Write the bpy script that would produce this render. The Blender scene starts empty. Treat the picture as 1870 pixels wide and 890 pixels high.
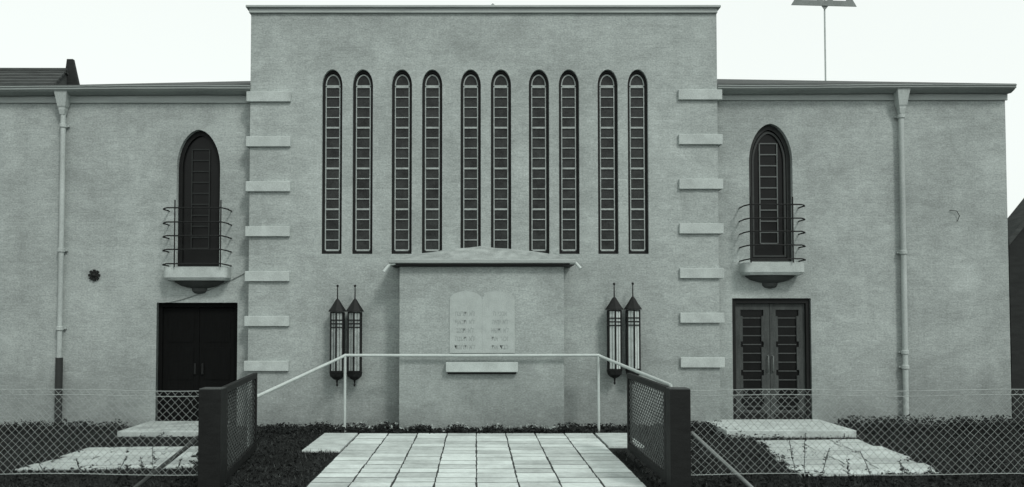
import bpy, bmesh, math, random
from mathutils import Vector, Matrix
random.seed(7)
scene=bpy.context.scene
COL=scene.collection
# ---------------- camera model (calibrated perspective) ----------------
F=1500.0; T=math.radians(1.9); CX,CY,CZ=0.0,-15.0,2.0
VP=581-F*math.tan(T); ct,st=math.cos(T),math.sin(T)
def P(u,v,y=0.0):
    a=(u-870)/F; b=(VP-v)/F
    k=(y-CY)/(ct-b*st)
    return (a*k, CZ+(st+b*ct)*k)
def PX(u,v,y=0.0): return P(u,v,y)[0]
def PZ(v,y=0.0): return P(870,v,y)[1]
cam=bpy.data.cameras.new("camera"); co=bpy.data.objects.new("camera",cam); COL.objects.link(co)
co.location=(CX,CY,CZ); co.rotation_euler=(math.radians(90)+T,0,0)
cam.sensor_width=36; cam.lens=F/1870*36; cam.shift_x=(935-870)/1870; cam.shift_y=(VP-445)/1870
cam.clip_end=2000; scene.camera=co
scene.view_settings.view_transform='Standard'; scene.view_settings.look='None'; scene.view_settings.exposure=0
# ---------------- world ----------------
SUN=Vector((0.50,-0.80,0.95)).normalized()
w=bpy.data.worlds.new("World"); scene.world=w; w.use_nodes=True
nt=w.node_tree; nt.nodes.clear()
o=nt.nodes.new('ShaderNodeOutputWorld'); bg=nt.nodes.new('ShaderNodeBackground')
sk=nt.nodes.new('ShaderNodeTexSky'); sk.sky_type='NISHITA'; sk.sun_disc=False
sk.sun_elevation=math.asin(SUN.z); sk.sun_rotation=math.atan2(SUN.x,SUN.y)
sk.dust_density=3.0
hs=nt.nodes.new('ShaderNodeHueSaturation'); hs.inputs['Saturation'].default_value=0.0
oc=nt.nodes.new('ShaderNodeMixRGB'); oc.inputs[0].default_value=0.75; oc.inputs[2].default_value=(8.1,8.1,8.1,1)   # overcast veil
mx=nt.nodes.new('ShaderNodeMixRGB'); mx.blend_type='MULTIPLY'; mx.inputs[0].default_value=1; mx.inputs[2].default_value=(0.94,1.0,0.97,1)
nt.links.new(sk.outputs[0],hs.inputs['Color']); nt.links.new(hs.outputs[0],oc.inputs[1]); nt.links.new(oc.outputs[0],mx.inputs[1]); nt.links.new(mx.outputs[0],bg.inputs[0])
bg.inputs[1].default_value=0.14; nt.links.new(bg.outputs[0],o.inputs[0])
sl=bpy.data.lights.new("sun",'SUN'); sl.energy=1.5; sl.angle=math.radians(10); sl.color=(1.0,0.985,0.95)
so=bpy.data.objects.new("sun",sl); COL.objects.link(so); so.location=(8,-16,20)
so.rotation_euler=(-SUN).to_track_quat('-Z','Y').to_euler()
# ---------------- materials ----------------
def tint(v):
    return (v*0.90,v*1.0,v*0.965,1)
def new_mat(name):
    m=bpy.data.materials.new(name); m.use_nodes=True
    n=m.node_tree; b=n.nodes['Principled BSDF']; return m,n,b
def mat(name,v,rough=0.8,var=0.2,scale=6.0,stretch=(1,1,1),bump=0.2,metal=0.0,fine=60.0,spec=0.3):
    m,n,b=new_mat(name)
    g=n.nodes.new('ShaderNodeNewGeometry'); mp=n.nodes.new('ShaderNodeMapping'); mp.inputs['Scale'].default_value=stretch
    n.links.new(g.outputs['Position'],mp.inputs[0])
    a=n.nodes.new('ShaderNodeTexNoise'); a.inputs['Scale'].default_value=scale; a.inputs['Detail'].default_value=6
    c=n.nodes.new('ShaderNodeTexNoise'); c.inputs['Scale'].default_value=fine; c.inputs['Detail'].default_value=3
    n.links.new(mp.outputs[0],a.inputs[0]); n.links.new(mp.outputs[0],c.inputs[0])
    ad=n.nodes.new('ShaderNodeMath'); ad.operation='ADD'; n.links.new(a.outputs[0],ad.inputs[0]); n.links.new(c.outputs[0],ad.inputs[1])
    r=n.nodes.new('ShaderNodeMapRange'); r.inputs[1].default_value=0.65; r.inputs[2].default_value=1.35
    n.links.new(ad.outputs[0],r.inputs[0])
    mi=n.nodes.new('ShaderNodeMixRGB'); mi.inputs[1].default_value=tint(v*(1-var)); mi.inputs[2].default_value=tint(v*(1+var))
    n.links.new(r.outputs[0],mi.inputs[0]); n.links.new(mi.outputs[0],b.inputs['Base Color'])
    b.inputs['Roughness'].default_value=rough; b.inputs['Metallic'].default_value=metal
    b.inputs['Specular IOR Level'].default_value=spec
    if bump:
        bp=n.nodes.new('ShaderNodeBump'); bp.inputs['Strength'].default_value=bump; bp.inputs['Distance'].default_value=0.01
        n.links.new(ad.outputs[0],bp.inputs['Height']); n.links.new(bp.outputs[0],b.inputs['Normal'])
    return m
def wall_mat(name,v,bc=1.0):
    m,n,b=new_mat(name)
    L=n.links.new; N=n.nodes.new
    g=N('ShaderNodeNewGeometry'); s=N('ShaderNodeSeparateXYZ'); L(g.outputs['Position'],s.inputs[0])
    ad=N('ShaderNodeMath'); ad.operation='ADD'; L(s.outputs[0],ad.inputs[0]); L(s.outputs[1],ad.inputs[1])
    cb=N('ShaderNodeCombineXYZ'); L(ad.outputs[0],cb.inputs[0]); L(s.outputs[2],cb.inputs[1])
    br=N('ShaderNodeTexBrick'); br.inputs['Scale'].default_value=1; br.inputs['Brick Width'].default_value=0.21; br.inputs['Row Height'].default_value=0.058
    br.inputs['Mortar Size'].default_value=0.006; br.inputs['Mortar Smooth'].default_value=1.0
    lo=1-.07*bc; mo=1-.11*bc
    br.inputs['Color1'].default_value=(1.0,1,1,1); br.inputs['Color2'].default_value=(lo,lo,lo,1); br.inputs['Mortar'].default_value=(mo,mo,mo,1)
    wn=N('ShaderNodeTexNoise'); wn.inputs['Scale'].default_value=7; wn.inputs['Detail'].default_value=4; L(cb.outputs[0],wn.inputs[0])
    vm=N('ShaderNodeVectorMath'); vm.operation='MULTIPLY_ADD'; L(wn.outputs['Color'],vm.inputs[0]); vm.inputs[1].default_value=(0.10,0.07,0); L(cb.outputs[0],vm.inputs[2])
    L(vm.outputs[0],br.inputs[0])
    def noise(sc,det,ro,src=cb.outputs[0],dist=0):
        mp=N('ShaderNodeMapping'); mp.inputs['Scale'].default_value=sc; L(src,mp.inputs[0])
        q=N('ShaderNodeTexNoise'); q.inputs['Scale'].default_value=1.0; q.inputs['Detail'].default_value=det; q.inputs['Roughness'].default_value=ro; q.inputs['Distortion'].default_value=dist; L(mp.outputs[0],q.inputs[0]); return q
    st_=noise((8,20,1),8,.8,dist=.8); big=noise((.45,.6,1),6,.65); gr=noise((30,42,1),3,.6); dr=noise((2.4,.3,1),6,.65); pat=noise((1.9,2.8,1),9,.78,dist=.8)
    def rng(src,lo,hi,a=0.3,c=0.7):
        r=N('ShaderNodeMapRange'); r.inputs[1].default_value=a; r.inputs[2].default_value=c; r.inputs[3].default_value=lo; r.inputs[4].default_value=hi; L(src,r.inputs[0]); return r.outputs[0]
    def mul(a,c):
        q=N('ShaderNodeMath'); q.operation='MULTIPLY'; L(a,q.inputs[0]); L(c,q.inputs[1]); return q.outputs[0]
    t=mul(rng(st_.outputs[0],0.83,1.15),rng(big.outputs[0],0.80,1.18)); t=mul(t,rng(gr.outputs[0],0.80,1.20)); t=mul(t,rng(dr.outputs[0],0.92,1.07)); t=mul(t,rng(pat.outputs[0],0.83,1.15))
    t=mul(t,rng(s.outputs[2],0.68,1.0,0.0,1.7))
    m1=N('ShaderNodeMixRGB'); m1.blend_type='MULTIPLY'; m1.inputs[0].default_value=1; m1.inputs[2].default_value=tint(v); L(br.outputs[0],m1.inputs[1])
    m2=N('ShaderNodeMixRGB'); m2.blend_type='MULTIPLY'; m2.inputs[0].default_value=1; L(m1.outputs[0],m2.inputs[1]); L(t,m2.inputs[2])
    L(m2.outputs[0],b.inputs['Base Color']); b.inputs['Roughness'].default_value=0.9; b.inputs['Specular IOR Level'].default_value=0.15
    k=N('ShaderNodeMath'); k.operation='MULTIPLY'; L(br.outputs['Fac'],k.inputs[0]); k.inputs[1].default_value=.15*bc
    inv=N('ShaderNodeMath'); inv.operation='SUBTRACT'; L(st_.outputs[0],inv.inputs[0]); L(k.outputs[0],inv.inputs[1])
    bp=N('ShaderNodeBump'); bp.inputs['Strength'].default_value=0.45; bp.inputs['Distance'].default_value=0.012
    L(inv.outputs[0],bp.inputs['Height']); L(bp.outputs[0],b.inputs['Normal'])
    return m
def tile_mat(name,v):
    m,n,b=new_mat(name); L=n.links.new; N=n.nodes.new
    g=N('ShaderNodeNewGeometry')
    at=N('ShaderNodeAttribute'); at.attribute_name="tone"
    no=N('ShaderNodeTexNoise'); no.inputs['Scale'].default_value=11; no.inputs['Detail'].default_value=8; no.inputs['Roughness'].default_value=0.75; L(g.outputs['Position'],no.inputs[0])
    q=N('ShaderNodeMath'); q.operation='MULTIPLY_ADD'; L(at.outputs['Fac'],q.inputs[0]); q.inputs[1].default_value=0.35; L(no.outputs[0],q.inputs[2])
    n2=N('ShaderNodeTexNoise'); n2.inputs['Scale'].default_value=1.6; n2.inputs['Detail'].default_value=6; L(g.outputs['Position'],n2.inputs[0])
    q2=N('ShaderNodeMath'); q2.operation='MULTIPLY_ADD'; L(n2.outputs[0],q2.inputs[0]); q2.inputs[1].default_value=0.9; L(q.outputs[0],q2.inputs[2])
    r=N('ShaderNodeMapRange'); r.inputs[1].default_value=0.75; r.inputs[2].default_value=1.45; L(q2.outputs[0],r.inputs[0])
    mi=N('ShaderNodeMixRGB'); mi.inputs[1].default_value=tint(v*0.60); mi.inputs[2].default_value=tint(v*1.18); L(r.outputs[0],mi.inputs[0]); L(mi.outputs[0],b.inputs['Base Color'])
    b.inputs['Roughness'].default_value=0.9
    bp=N('ShaderNodeBump'); bp.inputs['Strength'].default_value=0.4; bp.inputs['Distance'].default_value=0.01; L(no.outputs[0],bp.inputs['Height']); L(bp.outputs[0],b.inputs['Normal'])
    return m
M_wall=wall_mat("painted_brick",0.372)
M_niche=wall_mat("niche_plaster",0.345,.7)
M_stone=mat("pale_stone",0.43,0.85,0.22,4,bump=0.3)
M_trim=mat("painted_trim",0.37,0.7,0.2,3,stretch=(0.4,1,4))
M_gut=mat("zinc_gutter",0.31,0.6,0.25,3,stretch=(0.3,1,4))
M_pipe=mat("pale_pipe_paint",0.39,0.6,0.25,3,stretch=(1,1,0.5))
M_dark=mat("dark_paint",0.010,0.6,0.3,8,spec=.2)
M_black=mat("shaded_dark_wood",0.004,0.8,0.4,6,stretch=(8,1,0.6),spec=.1)  # dark door wood, taken near black so its shadow sits in the colour
M_iron=mat("wrought_iron",0.012,0.6,0.3,20,spec=.2)
M_lead=mat("light_glazing_bar",0.34,0.6,0.3,10)
M_leaddim=mat("dim_glazing_bar",0.060,0.6,0.25,10)
M_glass=mat("dark_glass",0.005,0.3,0.6,3,bump=0.05,spec=0.2)
M_glassg=mat("leaded_glass",0.022,0.3,0.9,5,bump=0.08,spec=0.25)
M_doorg=mat("grey_door_paint",0.055,0.6,0.45,5,stretch=(3,1,0.6),spec=.2)
M_roof=mat("dark_roofing",0.07,0.9,0.4,3,stretch=(1,3,1))
M_roofl=mat("lead_roof",0.30,0.7,0.4,6,stretch=(1,1,1))
M_milk=mat("milky_glass",0.50,0.3,0.25,9,bump=0)
M_milkd=mat("darker_milky_glass",0.30,0.3,0.5,7,bump=0)  # darker tone of the milky glass, used on the left lantern pair
M_white=mat("white_rail_paint",0.46,0.5,0.15,6,bump=0.05)
M_galv=mat("galvanised_wire",0.32,0.5,0.2,6,bump=0)
M_gate=mat("dark_gate_paint",0.010,0.6,0.5,7,stretch=(1,1,3),spec=.2)
M_gate2=mat("woven_slat",0.075,0.6,0.5,12,spec=.2)
M_tile=tile_mat("concrete_paving",0.60)
M_slab=mat("concrete_slab",0.48,0.9,0.3,5)
M_slab2=mat("worn_concrete",0.38,0.9,0.45,4)
M_joint=mat("sandy_joint",0.055,0.95,0.4,6,spec=.05)
M_soil=mat("dark_lawn_soil",0.018,0.95,0.5,3,spec=.1)
M_grass=mat("grass_blades",0.024,0.85,0.7,1.2,bump=0,spec=.1)
M_grassl=mat("pale_grass_blades",0.070,0.85,0.6,1.2,bump=0,spec=.1)
M_leaf=mat("bed_leaves",0.026,0.8,0.7,6,bump=0,spec=.1)
M_flower=mat("pale_petals",0.36,0.8,0.3,6,bump=0)
M_brickd=mat("dark_brick",0.022,0.9,0.4,5,stretch=(1,1,4))
M_tiles=mat("old_roof_tiles",0.055,0.9,0.5,3,stretch=(1,1,8))
M_tablet=mat("tablet_stone",0.375,0.85,0.14,6)
M_letter=mat("carved_letter",0.295,0.85,0.1,6)
M_flag=mat("grey_metal_sheet",0.20,0.7,0.2,6)
# ---------------- mesh helpers ----------------
W={}
def empty(name,loc,label=None,cat=None,parent=None,group=None):
    e=bpy.data.objects.new(name,None); COL.objects.link(e); e.empty_display_size=0.3
    e.location=Vector(loc)-(W[parent.name] if parent else Vector())
    if parent: e.parent=parent
    W[e.name]=Vector(loc)
    if label: e["label"]=label
    if cat: e["category"]=cat
    if group: e["group"]=group
    return e
def put(name,me,m,parent=None,bevel=0,smooth=False):
    ob=bpy.data.objects.new(name,me); COL.objects.link(ob); me.name=name
    me.materials.clear(); me.materials.append(m)
    xs=[v.co for v in me.vertices]
    c=Vector(((min(v.x for v in xs)+max(v.x for v in xs))/2,(min(v.y for v in xs)+max(v.y for v in xs))/2,min(v.z for v in xs)))
    me.transform(Matrix.Translation(-c)); W[ob.name]=c
    ob.location=c-(W[parent.name] if parent else Vector())
    if parent: ob.parent=parent
    if bevel:
        b=ob.modifiers.new("bevel",'BEVEL'); b.width=bevel; b.segments=2; b.limit_method='ANGLE'
    if smooth:
        for p in me.polygons: p.use_smooth=True
    return ob
def box(bm,x0,x1,y0,y1,z0,z1,M=None):
    vs=[bm.verts.new(Vector((x,y,z)) if M is None else M@Vector((x,y,z))) for x in (x0,x1) for y in (y0,y1) for z in (z0,z1)]
    return [bm.faces.new([vs[i] for i in f]) for f in ((0,1,3,2),(4,6,7,5),(0,4,5,1),(2,3,7,6),(0,2,6,4),(1,5,7,3))]
def bmo(name,bm,m,parent=None,**k):
    bmesh.ops.recalc_face_normals(bm,faces=bm.faces[:]); me=bpy.data.meshes.new(name); bm.to_mesh(me); bm.free(); return put(name,me,m,parent,**k)
def boxes(name,lst,m,parent=None,**k):
    bm=bmesh.new()
    for b in lst: box(bm,*b)
    return bmo(name,bm,m,parent,**k)
def curve_mesh(cu):
    ob=bpy.data.objects.new("tmp",cu); COL.objects.link(ob)
    bpy.context.view_layer.update(); d=bpy.context.evaluated_depsgraph_get()
    me=bpy.data.meshes.new_from_object(ob.evaluated_get(d)); bpy.data.objects.remove(ob); return me
def shape_mesh(outlines,y0,y1):
    cu=bpy.data.curves.new("c",'CURVE'); cu.dimensions='2D'; cu.fill_mode='BOTH'; cu.extrude=abs(y1-y0)/2
    for ol in outlines:
        s=cu.splines.new('POLY'); s.points.add(len(ol)-1)
        for i,(x,z) in enumerate(ol): s.points[i].co=(x,z,0,1)
        s.use_cyclic_u=True
    me=curve_mesh(cu)
    me.transform(Matrix.Translation((0,(y0+y1)/2,0))@Matrix.Rotation(math.radians(90),4,'X'))
    return me
def shape(name,outlines,y0,y1,m,parent=None,**k): return put(name,shape_mesh(outlines,y0,y1),m,parent,**k)
def tubes(name,lines,r,m,parent=None,cyc=False,res=3):
    cu=bpy.data.curves.new("t",'CURVE'); cu.dimensions='3D'; cu.bevel_depth=r; cu.bevel_resolution=res; cu.use_fill_caps=True
    for l in lines:
        s=cu.splines.new('POLY'); s.points.add(len(l)-1)
        for i,p in enumerate(l): s.points[i].co=(*p,1)
        s.use_cyclic_u=cyc
    me=curve_mesh(cu); return put(name,me,m,parent,smooth=True)
def lathe(bm,cx,cy,prof,n=8,rot=0):
    rings=[]
    for r,z in prof:
        rings.append([bm.verts.new((cx+r*math.cos(rot+2*math.pi*i/n),cy+r*math.sin(rot+2*math.pi*i/n),z)) for i in range(n)])
    for a,b in zip(rings,rings[1:]):
        for i in range(n): bm.faces.new((a[i],a[(i+1)%n],b[(i+1)%n],b[i]))
    bm.faces.new(rings[0]); bm.faces.new(rings[-1])
def rect(x0,x1,z0,z1): return [(x0,z0),(x1,z0),(x1,z1),(x0,z1)]
def arch(cx,hw,z0,zs,zt,n=24,pt=0.0):
    pts=[(cx-hw,z0),(cx+hw,z0)]
    for i in range(n+1):
        t=math.pi*i/n
        pts.append((cx+hw*math.cos(t), zs+(zt-zs)*((1-pt)*math.sin(t)+pt*(1-abs(math.cos(t))))))
    return pts
def copy_tree(ob,delta,parent=None,swap=None):
    n=ob.copy(); COL.objects.link(n); n.location=ob.location+Vector(delta)
    if parent: n.parent=parent
    if swap and ob.name.startswith(swap[0]):
        n.data=ob.data.copy(); n.data.materials.clear(); n.data.materials.append(swap[1])
    for c in list(ob.children): copy_tree(c,(0,0,0),n,swap)
    return n
# ---------------- building ----------------
B=empty("synagogue",(0,0,0),"wide pale brick synagogue with tall central block and two low wings","building")
YW=0.25
XL,XR=PX(457,200),PX(1310,200); ZT=PZ(20)
# tall windows
wc=[PX(u,300) for u in (606,662,733.5,789,859.5,915,984.5,1039.5,1110.5,1165.5)]
hw=0.187; zb,zs,zt=PZ(464),PZ(157),PZ(127)
holes=[arch(c,hw,zb,zs,zt) for c in wc]
shape("wall",[rect(XL,XR,0,ZT)]+holes,0,0.35,M_wall,B)
boxes("wall",[(XL+.003,XR-.003,0.35,8,0,ZT-.01)],M_wall,B)
# parapet coping
cu0,cu1=PX(451,15),PX(1314,15)
boxes("cornice",[(cu0,cu1,-0.09,8.1,PZ(16.5),PZ(12.5)),(cu0+.05,cu1-.05,-0.045,8.05,PZ(25),PZ(16.5)-.002)],M_trim,B,bevel=.006)
# window prototype
c=wc[0]
wn=shape("window",[arch(c,hw+.003,zb-.003,zs,zt+.003),arch(c,hw-.042,zb+.05,zs,zt-.05)],0.07,0.13,M_dark,B)
shape("glass",[arch(c,hw-.03,zb+.03,zs,zt-.04)],0.11,0.118,M_glassg,wn)
bm=bmesh.new()
g=hw-.060; zl=zb+.075
for s in (-1,1): box(bm,c+s*g-.009,c+s*g+.009,0.085,0.105,zl,zs)
nz=16
for i in range(nz+1):
    z=zl+(zs-zl)*i/nz; t=.016 if i%4==0 else .008
    box(bm,c-g+.0095,c+g-.0095,0.086,0.104,z-t,z+t)
bmo("glazing_bar",bm,M_lead,wn)
shape("glazing_bar",[arch(c,g+.010,zs+.016,zs+.02,zt-.07),arch(c,g-.012,zs+.034,zs+.036,zt-.095)],0.086,0.104,M_lead,wn)
for cc in wc[1:]: copy_tree(wn,(cc-c,0,0))
# quoins
for i in range(7):
    zl0=PZ(187+81.8*i); zl1=PZ(168.5+81.8*i)
    boxes("quoin",[(PX(449,420),PX(530,420),-0.055,0.2,zl0,zl1)],M_stone,B,bevel=.008)
    zl0=PZ(183.5+81.3*i); zl1=PZ(165+81.3*i)
    boxes("quoin",[(PX(1240,420),PX(1320,420),-0.055,0.2,zl0,zl1)],M_stone,B,bevel=.008)
# wings
WLx=-13.0; WRx=PX(1841,450,YW); ZW=PZ(160,YW)
def wing(x0,x1,acu,av0,avt,du0,du1,dv0,dv1):
    axc=PX(acu,350,YW); ahw=0.405; a0=PZ(av0,YW); at=PZ(avt,YW); asp=at-0.72
    d0,d1=PX(du0,650,YW),PX(du1,650,YW); dz=PZ(dv0,YW)
    out=[(x0,0),(d0,0),(d0,dz),(d1,dz),(d1,0),(x1,0),(x1,ZW),(x0,ZW)]
    shape("wall",[out,arch(axc,ahw,a0,asp,at,32,.06)],YW,YW+.35,M_wall,B)
    return axc,ahw,a0,asp,at,d0,d1,dz
LW=wing(WLx,XL+.1,362,487,237,285,433,553,785)
RW=wing(XR-.1,WRx,1408,478,226,1338,1482,545,775)
boxes("wall",[(WLx,XL-.003,YW+.35,5,0,ZW-.01)],M_wall,B)
boxes("wall",[(XR+.003,WRx-.003,YW+.35,5,0,ZW-.01)],M_wall,B)
boxes("frieze",[(WLx,XL-.001,YW-.035,YW+.002,PZ(189,YW),PZ(172,YW))],M_trim,B,bevel=.005)
boxes("frieze",[(XR+.001,WRx+.03,YW-.035,YW+.002,PZ(184,YW),PZ(168,YW))],M_trim,B,bevel=.005)
def gutter(x0,x1,v0,v1):
    z0,z1=PZ(v0,YW-.25),PZ(v1,YW-.25); h=z1-z0
    prof=[(YW+.05,z0+.0),(YW-.10,z0-.015),(YW-.20,z0+.02),(YW-.25,z0+h*.5),(YW-.25,z1-.02),(YW-.27,z1-.015),(YW-.27,z1),(YW-.235,z1),(YW-.235,z0+h*.5),(YW+.05,z0+.05)]
    bm=bmesh.new(); n=len(prof); K=30; rings=[]
    for k in range(K+1):
        x=x0+(x1-x0)*k/K; dz=.010*math.sin(x*.9)+random.uniform(-.003,.003)
        rings.append([bm.verts.new((x,y,z+dz)) for y,z in prof])
    for A,Bv in zip(rings,rings[1:]):
        for i in range(n): bm.faces.new((A[i],A[(i+1)%n],Bv[(i+1)%n],Bv[i]))
    bm.faces.new(rings[0]); bm.faces.new(rings[-1])
    return bmo("gutter",bm,M_gut,B)
gutter(WLx,XL-.012,168,157)
gutter(XR+.012,PX(1856,160,0),165,155)
# wing roofs (low pitch rising to the back)
def roof(pts,name="roof",m=M_roof,par=B,th=.08):
    bm=bmesh.new(); t=[bm.verts.new(p) for p in pts]; b_=[bm.verts.new((p[0],p[1],p[2]-th)) for p in pts]
    n=len(pts); bm.faces.new(t); bm.faces.new(b_)
    for i in range(n): bm.faces.new((t[i],t[(i+1)%n],b_[(i+1)%n],b_[i]))
    return bmo(name,bm,m,par)
ze=PZ(157,YW-.2)+.02
roof([(WLx,YW-.2,ze),(XL-.01,YW-.2,ze),(XL-.01,4.5,P(455,146,4.5)[1]),(PX(140,154,4.5),4.5,PZ(155,4.5)),(WLx,4.5,PZ(158,4.5))])
ze=PZ(155,YW-.2)+.02
r1=(PX(1425,149,4.5),4.5,PZ(149,4.5)); 
roof([(XR+.01,YW-.2,ze),(PX(1856,155,0.05),YW-.2,ze),(WRx+.1,4.5,PZ(158,4.5)),r1,(XR+.01,4.5,PZ(143,4.5))])
# ridge behind parapet
bm=bmesh.new()
v=[bm.verts.new(p) for p in ((PX(780,15,3),3,ZT-.02),(PX(1010,15,3),3,ZT-.02),(PX(900,8,3),3,PZ(6,3)),(PX(900,8,3),7,PZ(6,3)),(PX(780,15,3),7,ZT-.02),(PX(1010,15,3),7,ZT-.02))]
for f in ((0,1,2),(0,2,3,4),(1,5,3,2),(4,3,5),(0,4,5,1)): bm.faces.new([v[i] for i in f])
bmo("roof",bm,M_roofl,B)
# arched wing windows
def bigwin(a,bright):
    axc,ahw,a0,asp,at=a[:5]
    fw=.075
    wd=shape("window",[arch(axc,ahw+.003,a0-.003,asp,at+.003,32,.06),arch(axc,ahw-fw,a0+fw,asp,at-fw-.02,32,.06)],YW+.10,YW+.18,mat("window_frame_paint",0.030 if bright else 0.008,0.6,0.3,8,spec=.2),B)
    shape("glass",[arch(axc,ahw-fw+.01,a0+fw-.01,asp,at-fw-.01,32,.06)],YW+.15,YW+.158,M_glass,wd)
    bm=bmesh.new(); g=.165; zl=a0+.35; zh=at-.35
    for s in (-1,1): box(bm,axc+s*g-.010,axc+s*g+.010,YW+.125,YW+.145,zl,zh)
    n=9
    for i in range(n+1):
        z=zl+(zh-zl)*i/n; box(bm,axc-g+.0105,axc+g-.0105,YW+.126,YW+.144,z-.011,z+.011)
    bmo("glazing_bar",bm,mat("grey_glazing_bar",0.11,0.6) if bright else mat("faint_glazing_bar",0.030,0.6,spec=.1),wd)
    if bright:
        shape("moulding",[arch(axc,ahw-fw-.015,a0+fw+.02,asp,at-fw-.05,32,.06),arch(axc,ahw-fw-.05,a0+fw+.05,asp,at-fw-.09,32,.06)],YW+.11,YW+.149,mat("grey_moulding",0.045,0.6,spec=.2),wd)
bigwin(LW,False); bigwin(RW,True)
# balconies
def balcony(u0,u1,v0,v1,rv,posts):
    YB=-.06
    bal=empty("balcony",(PX((u0+u1)/2,500,YW),YW,PZ(v1,YW)),parent=B)
    x0,x1=PX(u0,500,YB),PX(u1,500,YB); z0,z1=PZ(v1,YB),PZ(v0,YB)
    xc=(x0+x1)/2
    bm=bmesh.new(); rings=[]
    def outline(ins,z):
        r=.10-ins*.3; pts=[(x0+ins,YW+.02)]
        for k in range(6):
            t=k/5*math.pi/2; pts.append((x0+ins+r*(1-math.cos(t)),YB+ins+r*(1-math.sin(t))))
        for k in range(6):
            t=math.pi/2-k/5*math.pi/2; pts.append((x1-ins-r*(1-math.cos(t)),YB+ins+r*(1-math.sin(t))))
        pts.append((x1-ins,YW+.02)); return [bm.verts.new((x,y,z)) for x,y in pts]
    for ins,z in ((.035,z0),(.012,z0+.035),(.012,z0+.045),(.0,z0+.05),(0,z1-.01),(.01,z1)): rings.append(outline(ins,z))
    for a,b in zip(rings,rings[1:]):
        n=len(a)
        for i in range(n): bm.faces.new((a[i],a[(i+1)%n],b[(i+1)%n],b[i]))
    bm.faces.new(rings[0]); bm.faces.new(rings[-1])
    bmo("slab",bm,M_stone,bal)
    bm=bmesh.new(); rings=[]
    for (r,d,dz) in ((.47,.26,.001),(.45,.25,.03),(.36,.20,.085),(.24,.15,.12),(.15,.12,.135),(.14,.11,.19),(.10,.08,.225),(.03,.04,.24)):
        z=z0-dz
        rings.append([bm.verts.new((xc+r*math.cos(math.pi+math.pi*i/14),YW+.02+d*math.sin(math.pi+math.pi*i/14),z)) for i in range(15)])
    for a,b in zip(rings,rings[1:]):
        for i in range(14): bm.faces.new((a[i],a[i+1],b[i+1],b[i]))
        bm.faces.new((a[14],a[0],b[0],b[14]))
    bm.faces.new(rings[0]); bm.faces.new(rings[-1])
    bmo("bracket",bm,mat("bracket_paint",0.06,0.8),bal,smooth=False)
    lines=[]
    for vv in rv:
        z=PZ(vv,YB); pts=[]
        for k in range(9):
            t=-.5+k/8*(math.pi/2+.5); pts.append((x0+.09-.10*math.cos(t),YB+.07-.10*math.sin(t),z-.02*math.cos(max(t,0))))
        for k in range(9):
            t=math.pi/2-k/8*(math.pi/2+.5); pts.append((x1-.09+.10*math.cos(t),YB+.07-.10*math.sin(t),z-.02*math.cos(max(t,0))))
        pts=[(pts[0][0]+.0,YW-.003,pts[0][2])]+pts+[(pts[-1][0],YW-.003,pts[-1][2])]
        lines.append(pts)
    ztop=PZ(rv[0]-14,YB)
    for s in posts: lines.append([(PX(s,430,YB-.03),YB-.035,z1-.01),(PX(s,430,YB-.03),YB-.035,ztop)])
    tubes("railing",lines,.0125,M_iron,bal)
balcony(296,413,487,512,(380,406,431,456,482),(319,403))
balcony(1361,1472,479,502,(374,399,423,448,473),(1371,1448))
# doors
def door_left():
    d0,d1,dz=LW[5:8]; xc=(d0+d1)/2
    d=boxes("door",[(d0-.003,d0+.07,YW+.1,YW+.2,0,dz+.003),(d1-.07,d1+.003,YW+.1,YW+.2,0,dz+.003),(d0+.0705,d1-.0705,YW+.1,YW+.2,dz-.08,dz+.003)],M_black,B)
    for s in (0,1):
        a=d0+.072+s*(xc-d0-.07); b=a+(xc-d0-.075)
        bm=bmesh.new(); box(bm,a+.002,b-.002,YW+.15,YW+.18,.02,dz-.085)
        for (za,zb_) in ((.12,.75),(.85,1.45),(1.55,dz-.2)): box(bm,a+.1,b-.1,YW+.14,YW+.149,za,zb_)
        lf=bmo("leaf",bm,M_black,d)
        boxes("handle",[((xc-.09 if s==0 else xc+.05),(xc-.05 if s==0 else xc+.09),YW+.11,YW+.138,.95,1.15)],M_iron,lf,bevel=.006)
door_left()
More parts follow.
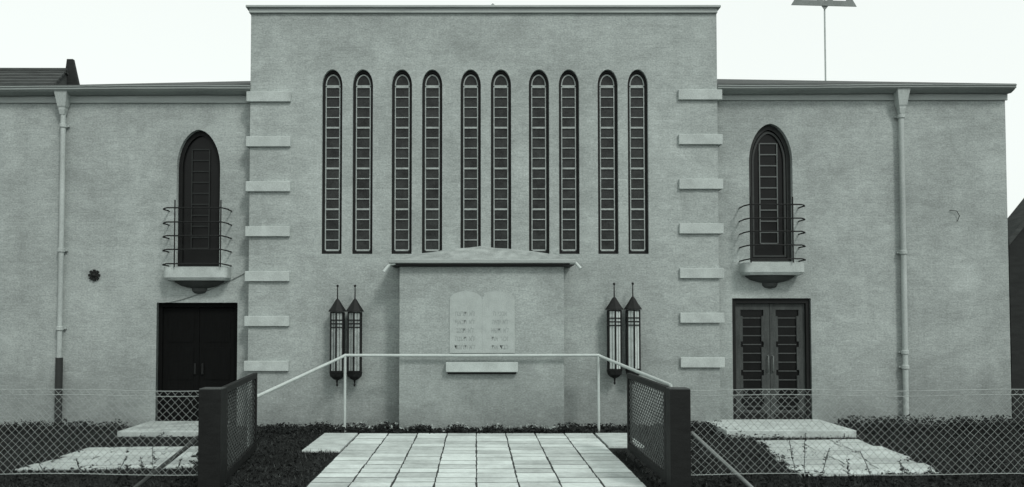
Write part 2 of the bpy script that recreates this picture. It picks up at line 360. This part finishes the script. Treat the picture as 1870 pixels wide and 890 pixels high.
def door_right():
    d0,d1,dz=RW[5:8]; xc=(d0+d1)/2
    d=boxes("door",[(d0-.003,d0+.075,YW+.05,YW+.2,0,dz+.003),(d1-.075,d1+.003,YW+.05,YW+.2,0,dz+.003),(d0+.0755,d1-.0755,YW+.05,YW+.2,dz-.09,dz+.003)],M_dark,B)
    for s in (0,1):
        a=d0+.077 if s==0 else xc+.004; b=xc-.004 if s==0 else d1-.077
        top=dz-.093; zp0,zp1=.28,top-.12
        pa,pb=a+.15,b-.15
        def wd_(zc): return [(0,zc-.055),(.04,zc-.05),(.04,zc+.05),(0,zc+.055)]
        Rr=[(pb,zp0)]; Ll=[(pa,zp0)]
        for zc in (.45,.98,1.51):
            Rr+=[(pb+dx,z) for dx,z in wd_(zc)]; Ll+=[(pa-dx,z) for dx,z in wd_(zc)]
        Rr+=[(pb,zp1-.12),(pb+.04,zp1-.115),(pb+.04,zp1)]; Ll+=[(pa,zp1-.12),(pa-.04,zp1-.115),(pa-.04,zp1)]
        hole=Rr+Ll[::-1]
        lf=shape("leaf",[rect(a,b,.02,top),hole],YW+.11,YW+.16,M_doorg,d)
        shape("glass",[rect(pa-.06,pb+.06,zp0-.01,zp1+.01)],YW+.145,YW+.15,M_glass,lf)
        z=zp0+.07
        while z<zp1-.03:
            boxes("grille_bar",[(pa+.005,pb-.005,YW+.125,YW+.143,z-.009,z+.009)],M_leaddim,lf); z+=.165
        hx=xc-.045 if s==0 else xc+.045
        tubes("handle",[[(hx,YW+.11,1.0),(hx,YW+.06,1.02),(hx,YW+.06,1.28),(hx,YW+.11,1.30)]],.011,mat("dull_brass",0.14,0.6),lf)
        boxes("kick_plate",[(a+.06,b-.06,YW+.1,YW+.112,.06,.24)],M_dark,lf,bevel=.01)
door_right()
# downpipes
def downpipe(uh,ub,vh0,vh1,dark,collars):
    xt=PX(uh,200,YW); xb=PX(ub,650,YW); x=(xt+xb)/2; y=YW-.09
    zt_=PZ(vh0,YW-.1); z1=PZ(vh1,YW-.1); zn=z1-.12
    dp=empty("downpipe",(x,y,0),parent=B)
    bm=bmesh.new()
    lathe(bm,x,y-.01,[(.06,zn),(.085,z1-.03),(.085,z1),(.105,z1+.03),(.165,zt_-.06),(.175,zt_-.055),(.175,zt_)],4,math.pi/4)
    bmo("hopper",bm,M_pipe,dp)
    zd=PZ(655,YW) if dark else .05
    tubes("pipe",[[(x,y,zn+.02),(x+.004,y,(zn+zd)/2),(x,y,zd)]],.048,M_pipe,dp)
    for cv in collars:
        bm=bmesh.new(); z=PZ(cv,YW); lathe(bm,x,y,[(.05,z-.04),(.066,z-.03),(.066,z+.03),(.05,z+.04)],14)
        box(bm,x-.09,x+.09,y+.04,y+.088,z-.015,z+.015)
        bmo("collar",bm,M_pipe,dp)
    if dark:
        tubes("pipe_shoe",[[(x,y,zd+.02),(x,y,.03)]],.064,mat("rusty_cast_iron",0.03,0.8),dp)
downpipe(122,111,164,198,True,(232,458,600))
downpipe(1641,1648,160,196,False,(215,462,643,670))
# ornament + wall hook
bm=bmesh.new(); ox,oz=P(173,503,YW)
for k in range(8):
    a=k*math.pi/4; M=Matrix.Translation((ox,YW-.02,oz))@Matrix.Rotation(a,4,'Y')
    box(bm,.035,.105,-.02,.018,-.022,.022,M)
bmesh.ops.create_uvsphere(bm,u_segments=12,v_segments=8,radius=.045,matrix=Matrix.Translation((ox,YW-.02,oz)))
bmo("wall_rosette",bm,M_iron,B)
tubes("wall_hook",[[(PX(1733,385,YW),YW-.02,PZ(385,YW)),(PX(1745,388,YW),YW-.04,PZ(386,YW)),(PX(1750,396,YW),YW-.04,PZ(395,YW)),(PX(1747,405,YW),YW-.02,PZ(405,YW))]],.006,M_iron,B)
pts=[]
for k in range(13):
    t=k/12; u=300+150*t; vv=553-2*math.sin(t*3)-55*t**1.6
    pts.append((PX(u,vv,YW),YW-.015,PZ(vv,YW)))
tubes("cable",[pts],.006,mat("grey_cable",0.2,0.8),B,res=1)
# ---------------- niche ----------------
YN=-.5
NI=empty("ark_projection",((PX(729,620,YN)+PX(1030,620,YN))/2,-.25,0),parent=B)
n0,n1=PX(729,620,YN),PX(1030,620,YN); nz1=PZ(487,YN)
boxes("wall",[(n0,n1,YN,-.002,0,nz1)],M_niche,NI,bevel=.01)
e0,e1=PX(713,480,YN-.12),PX(1048,480,YN-.12); ez0,ez1=PZ(485,YN-.12),PZ(474,YN-.12)
boxes("fascia",[(e0,e1,YN-.12,-.003,ez0,ez0+.035)],M_dark,NI)
boxes("gutter",[(e0-.03,e1+.03,YN-.15,-.004,ez0+.037,ez1)],M_gut,NI,bevel=.012)
ax=PX(882,450,-.1); az=PZ(450,-.1)
bm=bmesh.new()
NS=14
fr=[bm.verts.new((e0+(e1-e0)*i/NS,YN-.12,ez1+.001)) for i in range(NS+1)]
mid=[]
for i in range(NS+1):
    x=e0+(e1-e0)*i/NS; t=1-abs(x-ax)/((e1-e0)/2+.05); base_=.065 if 0<i<NS else .03
    mid.append(bm.verts.new((x,-.12,ez1+base_+(az-ez1-base_)*max(t,0)**.9+random.uniform(-.010,.016)*(0<i<NS))))
bk=[bm.verts.new((v.co.x,-.005,v.co.z)) for v in mid]
bb=[bm.verts.new((v.co.x,-.005,ez1+.001)) for v in fr]
for i in range(NS):
    bm.faces.new((fr[i],fr[i+1],mid[i+1],mid[i])); bm.faces.new((mid[i],mid[i+1],bk[i+1],bk[i])); bm.faces.new((bk[i],bk[i+1],bb[i+1],bb[i])); bm.faces.new((bb[i],bb[i+1],fr[i+1],fr[i]))
bm.faces.new((fr[0],mid[0],bk[0],bb[0])); bm.faces.new((fr[NS],bb[NS],bk[NS],mid[NS]))
bmo("roof",bm,M_roofl,NI)
for s,(ua,va,ub,vb,uc,vc) in enumerate(((722,482,712,483,701,497),(1040,481,1052,481,1060,491))):
    yy=YN-.1
    tubes("spout",[[(PX(ua,va,yy),yy,PZ(va,yy)),(PX(ub,vb,yy),yy,PZ(vb,yy)),(PX(uc,vc,yy),yy-.03,PZ(vc,yy))]],.030,M_white,NI)
# tablets
t0,tm,t1=PX(821,600,YN),PX(880.5,600,YN),PX(940,600,YN); tz0=PZ(645,YN); tz1=PZ(532,YN)
def tab(a,b):
    r=(b-a)/2; return arch((a+b)/2,r,tz0,tz1-.155,tz1,28,0)
for a,b in ((t0,tm-.001),(tm+.001,t1)):
    shape("tablet",[tab(a,b)],YN-.013,YN+.01,M_tablet,NI)
L1=["לא תרצח","לא תנאף","לא תגנב","לא תענה","לא תחמד"]; R1=["אנכי ה","לא יהיה","לא תשא","זכור את","כבד את"]
for uc,lines in ((849,L1),(913,R1)):
    xc=PX(uc,600,YN)
    for i,tx in enumerate(lines):
        fc=bpy.data.curves.new("f",'FONT'); fc.body=tx[::-1]; fc.size=.125; fc.align_x='CENTER'; fc.align_y='CENTER'; fc.extrude=.0015
        me=curve_mesh(fc)
        me.transform(Matrix.Translation((xc,YN-.0145,PZ(573+15.2*i,YN)))@Matrix.Rotation(math.radians(90),4,'X')@Matrix.Diagonal((.75,1,1,1)))
        put("lettering",me,M_letter,NI)
l0,l1=PX(814,670,YN-.12),PX(946,670,YN-.12)
boxes("ledge",[(l0,l1,YN-.12,YN+.01,PZ(680,YN-.12),PZ(662,YN-.12))],M_stone,NI,bevel=.01)
boxes("ledge_bracket",[(l0+.03,l1-.03,YN-.06,YN+.01,PZ(684,YN-.12),PZ(680,YN-.12)-.001)],M_dark,NI)
# ---------------- lanterns ----------------
def lantern(u,vt,vb,group):
    y=-.2; x=PX(u,610,y); zt_=PZ(vt,y); zb_=PZ(vb,y); H=zt_-zb_
    z=lambda f: zb_+H*f
    L=empty("wall_lantern",(x,0,zb_),"tall hexagonal iron wall lantern with milky glass and spiked cap","lantern",group=group)
    R=.132; ro=math.pi/6
    bm=bmesh.new(); lathe(bm,x,y,[(R-.010,z(.15)),(R-.010,z(.72))],6,ro); bmo("glass",bm,M_milkd,L)
    bm=bmesh.new()
    for k in range(6):
        a=k*math.pi/3+ro; cx_,cy_=x+(R-.008)*math.cos(a),y+(R-.008)*math.sin(a)
        lathe(bm,cx_,cy_,[(.016,z(.13)),(.016,z(.73))],6)
        a+=math.pi/6; cx_,cy_=x+(R*.866-.006)*math.cos(a),y+(R*.866-.006)*math.sin(a)
        lathe(bm,cx_,cy_,[(.004,z(.13)),(.004,z(.73))],5)
    for f in (.145,.575,.61,.645,.72):
        lathe(bm,x,y,[(R+.006,z(f)),(R+.006,z(f)+.020)],6,ro)
    bmo("frame",bm,M_iron,L)
    bm=bmesh.new(); lathe(bm,x,y,[(R+.03,z(.72)+.024),(R+.03,z(.735)+.01),(R*.75,z(.79)),(R*.25,z(.85)),(.012,z(.86)),(.009,z(.975)),(.022,z(.98)),(.022,z(.993)),(.006,z(1))],8); bmo("cap",bm,M_iron,L)
    bm=bmesh.new(); lathe(bm,x,y,[(.01,z(0)),(.022,z(.015)),(.012,z(.03)),(.02,z(.06)),(R*.6,z(.075)),(R*.95,z(.10)),(R+.01,z(.143))],8); bmo("base",bm,M_iron,L)
    boxes("bracket",[(x-.02,x+.02,y+.09,-.003,z(.19),z(.21)),(x-.02,x+.02,y+.09,-.003,z(.66),z(.68)),(x-.035,x+.035,-.02,-.0025,z(.16),z(.70))],M_iron,L)
    return L
La=lantern(616,520,706,"lanterns fixed to the synagogue wall")
x0=PX(616,610,-.2)
for u,dz,sw in ((648,0,None),(1122,.035,("glass",M_milk)),(1156,.04,("glass",M_milk))):
    copy_tree(La,(PX(u,610,-.2)-x0,0,dz),None,sw)
# ---------------- ground, paths ----------------
def sheet(name,pts,z,m,label=None):
    bm=bmesh.new(); bm.faces.new([bm.verts.new((x,y,z)) for x,y in pts]); ob=bmo(name,bm,m); ob["kind"]="structure"; return ob
gr=sheet("ground",[(-400,-60),(400,-60),(400,800),(-400,800)],0,M_soil)
sheet("path_bedding",[(-2.0,-9),(2.0,-9),(2.0,-.85),(-2.0,-.85)],.0225,M_joint)
def slabs(name,cells,m):
    bm=bmesh.new(); lay=bm.loops.layers.float_color.new("tone")
    for (q,z0,z1,tone) in cells:
        lo=[bm.verts.new((x,y,z0)) for x,y in q]; hi=[bm.verts.new((x,y,z1)) for x,y in q]; n=len(q)
        fs_=[bm.faces.new(hi),bm.faces.new(lo)]+[bm.faces.new((lo[i],lo[(i+1)%n],hi[(i+1)%n],hi[i])) for i in range(n)]
        for f in fs_:
            for l in f.loops: l[lay]=(tone,tone,tone,1)
    bmesh.ops.recalc_face_normals(bm,faces=bm.faces[:]); me=bpy.data.meshes.new(name); bm.to_mesh(me); bm.free()
    ob=put(name,me,m); ob["kind"]="structure"; return ob
cells=[]; R_=random.uniform
for i in range(8):
    y=-.86; sh=R_(-.02,.02)
    first=True
    while y>-9:
        d=.30+(sh if first else 0); first=False
        x=-2+i*.5; j=lambda: R_(-.007,.007)
        q=[(x+.011+j(),y-d+.034+j()),(x+.489+j(),y-d+.034+j()),(x+.489+j(),y+j()*.6),(x+.011+j(),y+j()*.6)]
        cells.append((q,.015,.026+R_(-.0018,.003),R_(-.1,1.1)))
        y-=d
slabs("path",cells,M_tile)
for a,b in ((-2.6,-2.03),(2.03,2.58)):
    q=boxes("pavement",[(a,b,-2.7 if a<0 else -2.3,-.87,-.05,.035)],M_slab,bevel=.01); q["kind"]="structure"
def jag(pts,n=10,amp=.05):
    out=[]
    for i,(a,b) in enumerate(zip(pts,pts[1:]+pts[:1])):
        for k in range(n):
            t=k/n; out.append((a[0]+(b[0]-a[0])*t+random.uniform(-amp,amp),a[1]+(b[1]-a[1])*t+random.uniform(-amp,amp)))
    return out
def G(u,v):  # ground-plane survey point
    b=(VP-v)/F; dy=ct-b*st; dz=st+b*ct; k=-CZ/dz; return ((u-870)/F*k, CY+dy*k)
def inpoly(x,y,poly):
    c=False; n=len(poly)
    for i in range(n):
        a=poly[i]; b=poly[i-1]
        if (a[1]>y)!=(b[1]>y) and x<(b[0]-a[0])*(y-a[1])/(b[1]-a[1])+a[0]: c=not c
    return c
LP=[G(168,819),G(378,817),G(345,856),G(26,862)]
RP=[G(1383,806),G(1575,804),G(1728,866),G(1468,873)]
M_tile2=tile_mat("side_paving",0.48)
for poly,tone0,nc,nr in ((LP,-.2,3,7),(RP,.1,3,8)):
    sheet("path_bedding",jag(poly,amp=.02),.006,M_soil)
    A,Bq,C,D=poly; cells=[]
    def bl(s,t):
        return (A[0]*(1-s)*(1-t)+Bq[0]*s*(1-t)+C[0]*s*t+D[0]*(1-s)*t+R_(-.012,.012), A[1]*(1-s)*(1-t)+Bq[1]*s*(1-t)+C[1]*s*t+D[1]*(1-s)*t+R_(-.012,.012))
    for r in range(nr):
        cs=[0]+[ (k+R_(-.25,.25))/nc for k in range(1,nc)]+[1]
        cs[0]+=R_(-.05,.04); cs[-1]+=R_(-.05,.05)
        for k in range(nc):
            s0,s1=cs[k]+.006,cs[k+1]-.006; t0_,t1_=r/nr+.005,(r+1)/nr-.005
            cells.append(([bl(s0,t1_),bl(s1,t1_),bl(s1,t0_),bl(s0,t0_)],0,.018+R_(-.003,.003),tone0+R_(0,1)))
    slabs("side_path",cells,M_tile2)
s=boxes("door_step",[(G(195,805)[0],G(360,805)[0],-1.15,YW-.002,0,.10)],M_slab2,bevel=.015); s["label"]="low worn concrete step before the dark plank door"; s["category"]="step"
s=boxes("door_step",[(PX(1325,795,-1.2),PX(1562,795,-1.2),-1.25,YW-.002,0,.13)],M_slab,bevel=.015); s["label"]="pale concrete step before the grey glazed double door"; s["category"]="step"
# ---------------- grass ----------------
def blocked(x,y):
    if -2.63<x<2.6 and -2.72<y<-.85: return True
    if -2.03<x<2.03 and y<-.85: return True
    if (inpoly(x,y,LP) or inpoly(x,y,RP)) and random.random()<.97: return True
    if y>-1.3 and (-6.4<x<-4.7 or 4.45<x<6.6): return True
    return False
def grass(name,N,m,hh,seedshift,xmin=-11,xmax=11.5):
    vs=[];fs=[];n=0
    while n<N:
        x=random.uniform(xmin,xmax); y=random.uniform(-6.6,.2)
        if blocked(x,y): continue
        k=.5+.5*math.sin(x*2.1+seedshift+math.sin(y*1.7)*2)*math.cos(y*2.3+x)
        if seedshift and random.random()>k: continue
        h=random.uniform(.015,.045)*hh+.045*k*random.random(); wd=random.uniform(.004,.008)
        a=random.uniform(0,6.28); dx,dy=math.cos(a)*wd,math.sin(a)*wd; lx,ly=random.gauss(0,.025),random.gauss(0,.025); i=len(vs)
        vs.extend([(x-dx,y-dy,0),(x+dx,y+dy,0),(x+lx,y+ly,h)]); fs.append((i,i+1,i+2)); n+=1
    me=bpy.data.meshes.new(name); me.from_pydata(vs,[],fs); g=put(name,me,m); g["kind"]="stuff"
grass("grass",65000,M_grass,1,0)
grass("dry_grass",7000,M_grassl,1.2,1.3)
# ---------------- bed plants ----------------
def leaves(name,spots,m,size,kind="stuff"):
    v=[];f=[]
    for (x,y,z) in spots:
        s=size*random.uniform(.5,1.4); a=Vector((random.gauss(0,1),random.gauss(0,1),random.gauss(0,.6))).normalized(); b=a.cross(Vector((random.gauss(0,1),random.gauss(0,1),random.gauss(0,1)))).normalized(); c=Vector((x,y,max(z,.01))); i=len(v)
        v.extend([c-a*s,c+b*s*.45,c+a*s,c-b*s*.45]); f.append((i,i+1,i+2,i+3))
    me=bpy.data.meshes.new(name); me.from_pydata([tuple(q) for q in v],[],f); ob=put(name,me,m); ob["kind"]=kind; return ob
sp=[];fl=[]
for i in range(900):
    x=random.uniform(-3.9,3.6)
    if -1.35<x<1.55: y=random.uniform(-.84,-.56)
    else: y=random.uniform(-.84,-.08)
    r=random.uniform(.04,.11); h=random.uniform(.05,.15)*(.6+.5*math.sin(x*5)**2)
    for k in range(14): sp.append((x+random.gauss(0,r*.6),y+random.gauss(0,r*.5),h*random.random()**.7))
    if random.random()<.45 and -2.4<x<1.6: fl.append((x+random.gauss(0,.03),y,h+.03))
for i in range(1100):
    x=random.choice((random.uniform(6.6,11),random.uniform(6.6,11),random.uniform(-11,-6.4),random.uniform(3.5,4.4)))
    y=random.uniform(-1.6,.15)*random.random(); r=random.uniform(.05,.14); h=random.uniform(.06,.26 if x>6 else .16)
    for k in range(14): sp.append((x+random.gauss(0,r*.6),y+random.gauss(0,r*.5),h*random.random()**.7))
n=0
while n<2600:
    x=random.uniform(-9.5,9.5); y=random.uniform(-6.0,-.2)
    if blocked(x,y): continue
    n+=1; r=random.uniform(.03,.10); h=random.uniform(.02,.10)*(.5+.8*abs(math.sin(x*1.9+y*2.7)))
    for k in range(9): sp.append((x+random.gauss(0,r*.6),y+random.gauss(0,r*.6),h*random.random()**.6))
leaves("ground_cover",sp,M_leaf,.026)
leaves("flowers",fl*2,M_flower,.026)
def weed(x,y,h):
    e=empty("weed",(x,y,0),"thin dark leafy weed growing from the lawn","plant",group="weeds in the lawn")
    pts=[];lx=random.gauss(0,.08)
    for k in range(6):
        t=k/5; pts.append((x+lx*t*t+random.gauss(0,.006),y+random.gauss(0,.01),h*t))
    tubes("stalk",[pts],.004,M_leaf,e,res=1)
    v=[];f=[]
    for k in range(44):
        t=random.uniform(.12,1); c=Vector((x+lx*t*t,y,h*t)); a=Vector((random.gauss(0,1),random.gauss(0,1),random.uniform(-.2,.8))).normalized(); b=a.cross(Vector((random.random(),random.random(),1))).normalized(); s=random.uniform(.025,.06)*(1.2-t*.6); i=len(v)
        v.extend([c,c+a*s*.5+b*s*.3,c+a*s,c+a*s*.5-b*s*.3]); f.append((i,i+1,i+2,i+3))
    me=bpy.data.meshes.new("foliage"); me.from_pydata([tuple(q) for q in v],[],f); put("foliage",me,M_leaf,e)
for u,v_,h in ((1470,885,.62),(1452,880,.5),(1500,888,.45),(1590,886,.4),(1812,880,.5),(1835,870,.55),(1330,888,.35),(1745,885,.35),(1650,888,.3),(280,870,.4),(262,880,.3),(80,880,.35),(1400,886,.3),(540,868,.28),(1800,850,.4),(150,885,.3),(1700,880,.45),(1550,884,.3),(1385,872,.3),(215,886,.35),(320,884,.3),(30,884,.3)):
    x,y=G(u,v_); weed(x,y,h)
# ---------------- handrail ----------------
yr=-.6; xa,xb=PX(630,700,yr),PX(1093,700,yr); hz=PZ(649,yr)
HR=empty("handrail",((xa+xb)/2,yr,0),"white tubular handrail bending down along the paved path","railing")
endL=(PX(455,733,-3.0),-3.0,PZ(731,-3.0))
endR=(PX(1225,703,-3.4),-3.4,PZ(704,-3.4))
tubes("rail",[[endL,(xa-.06,yr-.03,hz-.035),(xa,yr,hz),((xa+xb)/2,yr,hz-.006),(xb,yr,hz),(xb+.06,yr-.03,hz-.03),endR]],.026,M_white,HR)
for xx in (xa,xb): tubes("post",[[(xx,yr,0),(xx,yr,hz-.02)]],.024,M_white,HR)
for e_ in (endL,endR): tubes("post",[[(e_[0],e_[1],0),e_]],.024,M_white,HR)
# ---------------- gates ----------------
YF=-5.6
def gate(A,Bp,zt_):
    A=Vector((A[0],A[1],0)); Bp=Vector((Bp[0],Bp[1],0)); d=(Bp-A); Ln=d.length; ang=math.atan2(d.y,d.x)
    Mx=Matrix.Translation(A)@Matrix.Rotation(ang,4,'Z')
    G_=empty("gate",tuple(A),"open dark painted gate leaf with diamond lattice panel","gate",group="pair of open gate leaves")
    bm=bmesh.new(); th=.03; f=.10; z0=.10
    box(bm,0,f,-th,th,z0,zt_,Mx); box(bm,Ln-f,Ln,-th,th,z0,zt_,Mx); box(bm,f+.001,Ln-f-.001,-th,th,zt_-f*.7,zt_,Mx); box(bm,f+.001,Ln-f-.001,-th,th,z0,z0+f,Mx)
    bmo("frame",bm,M_gate,G_)
    bm=bmesh.new(); xl0,xl1,zl0,zl1=f,Ln-f,z0+f,zt_-f*.7; hgt=zl1-zl0
    sx,sz=.13,.13; slope=.62   # diamonds longer than high
    for sg in (1,-1):
        run=hgt/slope; k=-int(run/sx)-2
        while k*sx<xl1-xl0+run:
            xs=xl0+k*sx; ta,tb=0,run
            if sg==1: ta=max(0,xl0-xs); tb=min(run,xl1-xs)
            else: ta=max(0,xs-xl1); tb=min(run,xs-xl0)
            if tb-ta>.03:
                wv=.016; vv=[]
                for side in (1,):
                    for yy in ((.006,.012) if sg==1 else (-.012,-.006)):
                        for tt,s_ in ((ta,-1),(ta,1),(tb,1),(tb,-1)):
                            px=xs+sg*tt; pz=zl0+tt*slope+s_*wv
                            vv.append(bm.verts.new(Mx@Vector((px,yy,min(max(pz,zl0),zl1)))))
                    for fc in ((0,1,2,3),(4,5,6,7),(0,1,5,4),(1,2,6,5),(2,3,7,6),(3,0,4,7)): bm.faces.new([vv[i] for i in fc])
            k+=1
    bmo("lattice_panel",bm,M_gate2,G_)
zg=PZ(709,YF)
gate((-2.93,YF+.16),(-3.22,-3.0),zg)
gate((2.22,YF+.16),(2.22,-3.0),zg)
def gpost(x0,x1):
    e=empty("gate_post",((x0+x1)/2,YF,0),"square dark gate post with lighter top beside chain link fence","gate post",group="pair of gate posts")
    boxes("shaft",[(x0,x1,YF-.11,YF+.11,0,zg-.012)],M_gate,e)
    boxes("top_plate",[(x0+.002,x1-.002,YF-.108,YF+.108,zg-.0115,zg+.003)],mat("lighter_post_top",0.05,0.6,0.4,8),e,bevel=.003)  # top plate in a lighter tone than the shaft
gpost(PX(368,800,YF),PX(408,800,YF)); gpost(PX(1220,800,YF),PX(1257,800,YF))
# ---------------- chain link fences ----------------
def fence(x0,x1,brace,bm_):
    zt_=PZ(713,YF); zb_=PZ(868,YF)
    label="galvanised chain link fence with tension wires in front of lawn"
    e=empty("fence",((x0+x1)/2,YF,0),label,"fence",group="chain link fence runs")
    d=.088; lines=[]; h=zt_-zb_
    for i in range(-int(h/d)-2,int((x1-x0)/d)+2):
        for sgn in (1,-1):
            xs=x0+i*d if sgn==1 else x0+i*d+h
            ta=0;tb=h
            if sgn==1: ta=max(ta,x0-xs); tb=min(tb,x1-xs)
            else: ta=max(ta,xs-x1); tb=min(tb,xs-x0)
            if tb-ta<.01: continue
            q=6; yo=.004*sgn
            lines.append([(xs+sgn*t+random.gauss(0,.006),YF+yo+.012*math.sin((xs+sgn*t)*1.7),zb_+t+.012*math.sin((xs+sgn*t)*2.3)) for t in [ta+(tb-ta)*k/q for k in range(q+1)]])
    tubes("wire_mesh",lines,.0020,M_galv,e,res=0)
    def wl(z): return [(x0+(x1-x0)*k/24,YF+.012*math.sin((x0+(x1-x0)*k/24)*1.7),z+.012*math.sin((x0+(x1-x0)*k/24)*2.3)) for k in range(25)]
    for z in (zt_,zt_-.06,zb_+.01): tubes("tension_wire",[wl(z)],.0045,M_galv,e,res=1)
    xo=x0 if x0<-4 else x1
    tubes("post",[[(xo,YF,0),(xo,YF,zt_+.05)]],.03,M_galv,e)
    tubes("brace",[brace],.026,bm_,e)
fence(-9.2,PX(368,800,YF),[(PX(366,795,YF+.06),YF+.06,PZ(797,YF+.06)),(PX(235,897,YF+.06),YF+.06,0)],mat("dull_brace",0.06,0.7))
fence(PX(1258,800,YF),9.2,[(PX(1262,790,YF+.06),YF+.06,PZ(790,YF+.06)),(PX(1383,897,YF+.06),YF+.06,0)],mat("pale_brace",0.20,0.7))
# ---------------- rooftop emblem on pole ----------------
yp=3.2; xp=PX(1507,100,yp); z0=PZ(152,yp)-.3
FP=empty("flagpole",(xp,yp,z0),"slim pale pole carrying an open outlined six-pointed star","flagpole")
def ep(u,v): return (PX(u,0,yp),PZ(v,yp))
def tri(pts,k,y0,y1):
    p=[ep(*q) for q in pts]; cx_=sum(a[0] for a in p)/3; cz_=sum(a[1] for a in p)/3
    inn=[(cx_+(a[0]-cx_)*k,cz_+(a[1]-cz_)*k) for a in p]
    shape("star_triangle",[p,inn],y0,y1,M_flag,FP)
tri([(1443,11),(1562,14),(1504,-86)],.70,yp-.06,yp-.04)
tri([(1450,-54),(1562,-51),(1505,20)],.72,yp-.038,yp-.022)
tubes("pole",[[(xp,yp,z0),(xp,yp,PZ(-30,yp))]],.018,mat("faded_pole_paint",0.40,0.6),FP)
# ---------------- neighbours ----------------
yh=6.5
H=empty("neighbouring_house",(-14,yh+1.2,0),"old house with weathered tiled roof and tapering chimney","house")
hx1=PX(122,128,yh+1.2); hx0=hx1-9
zea=PZ(178,yh); ridge=PZ(129,yh+1.2)
shape("wall",[rect(hx0,hx1-.15,0,zea-.1)],yh+.1,yh+2.3,M_brickd,H)
bm=bmesh.new(); nR=9
for side in (0,1):
  for k in range(nR):
    f0,f1=k/nR,(k+1)/nR+.03
    if side==0: y0_,y1_=yh+1.2*f0,yh+1.2*f1
    else: y0_,y1_=yh+2.4-1.2*f0,yh+2.4-1.2*f1
    za_=zea+(ridge-zea)*f0; zb2=zea+(ridge-zea)*f1
    if side==1: za_-=.01; zb2-=.01
    vv=[bm.verts.new(q) for q in ((hx0,y0_,za_+.05),(hx1,y0_,za_+.05),(hx1,y1_,zb2),(hx0,y1_,zb2),(hx0,y0_,za_-.02),(hx1,y0_,za_-.02),(hx1,y1_,zb2-.05),(hx0,y1_,zb2-.05))]
    for f in ((0,1,2,3),(4,5,6,7),(0,1,5,4),(1,2,6,5),(2,3,7,6),(3,0,4,7)): bm.faces.new([vv[i] for i in f])
g0,g1,g2=[bm.verts.new(q) for q in ((hx1-.05,yh+.1,zea),(hx1-.05,yh+2.3,zea),(hx1-.05,yh+1.2,ridge-.06))]; bm.faces.new((g0,g1,g2))
bmo("roof",bm,M_tiles,H)
tubes("ridge_tile",[[(hx0,yh+1.2,ridge+.02),(hx1,yh+1.2,ridge)]],.07,M_tiles,H)
yc=yh+1.3
b0=(PX(115,155,yc),PX(144,155,yc)); b1=(PX(122,110,yc),PX(133,110,yc)); zc0,zc1=PZ(160,yc),PZ(108,yc)
bm=bmesh.new()
vv=[bm.verts.new(q) for q in ((b0[0],yc,zc0),(b0[1],yc,zc0),(b0[1],yc+.12,zc0),(b0[0],yc+.12,zc0),(b1[0],yc,zc1),(b1[1],yc,zc1),(b1[1],yc+.10,zc1),(b1[0],yc+.10,zc1))]
for f in ((0,1,2,3),(4,5,6,7),(0,1,5,4),(1,2,6,5),(2,3,7,6),(3,0,4,7)): bm.faces.new([vv[i] for i in f])
box(bm,b0[0]+.01,b0[1]-.01,yc+.005,yc+.115,zc0-.6,zc0-.001)
bmo("chimney",bm,M_brickd,H)
yh=1.5; a0=PX(1846,600,yh)
H2=empty("neighbouring_house",(a0+3,yh+3,0),"dark brick house with small steep tiled gable","house")
ge=PZ(440,yh); hwid=1.3; gp=ge+1.55
shape("wall",[[(a0,0),(a0+2*hwid,0),(a0+2*hwid,ge),(a0+hwid,gp-.05),(a0,ge-.02)]],yh,yh+.5,M_brickd,H2)
boxes("wall",[(a0+.02,a0+7,yh+.51,yh+5,0,ge-.5)],M_brickd,H2)
for s in (0,1):
    xe=a0-.06 if s==0 else a0+2*hwid+.06
    bm=bmesh.new(); q=[(xe,ge-.10),(a0+hwid,gp),(a0+hwid,gp+.14),(xe,ge+.04)]
    A=[bm.verts.new((x,yh-.10,z)) for x,z in q]; C=[bm.verts.new((x,yh+.55,z)) for x,z in q]
    bm.faces.new(A); bm.faces.new(C)
    for i in range(4): bm.faces.new((A[i],A[(i+1)%4],C[(i+1)%4],C[i]))
    bmo("roof",bm,M_tiles,H2)
boxes("window",[(a0+.9,a0+1.7,yh-.03,yh-.002,.9,2.2)],M_glass,H2)
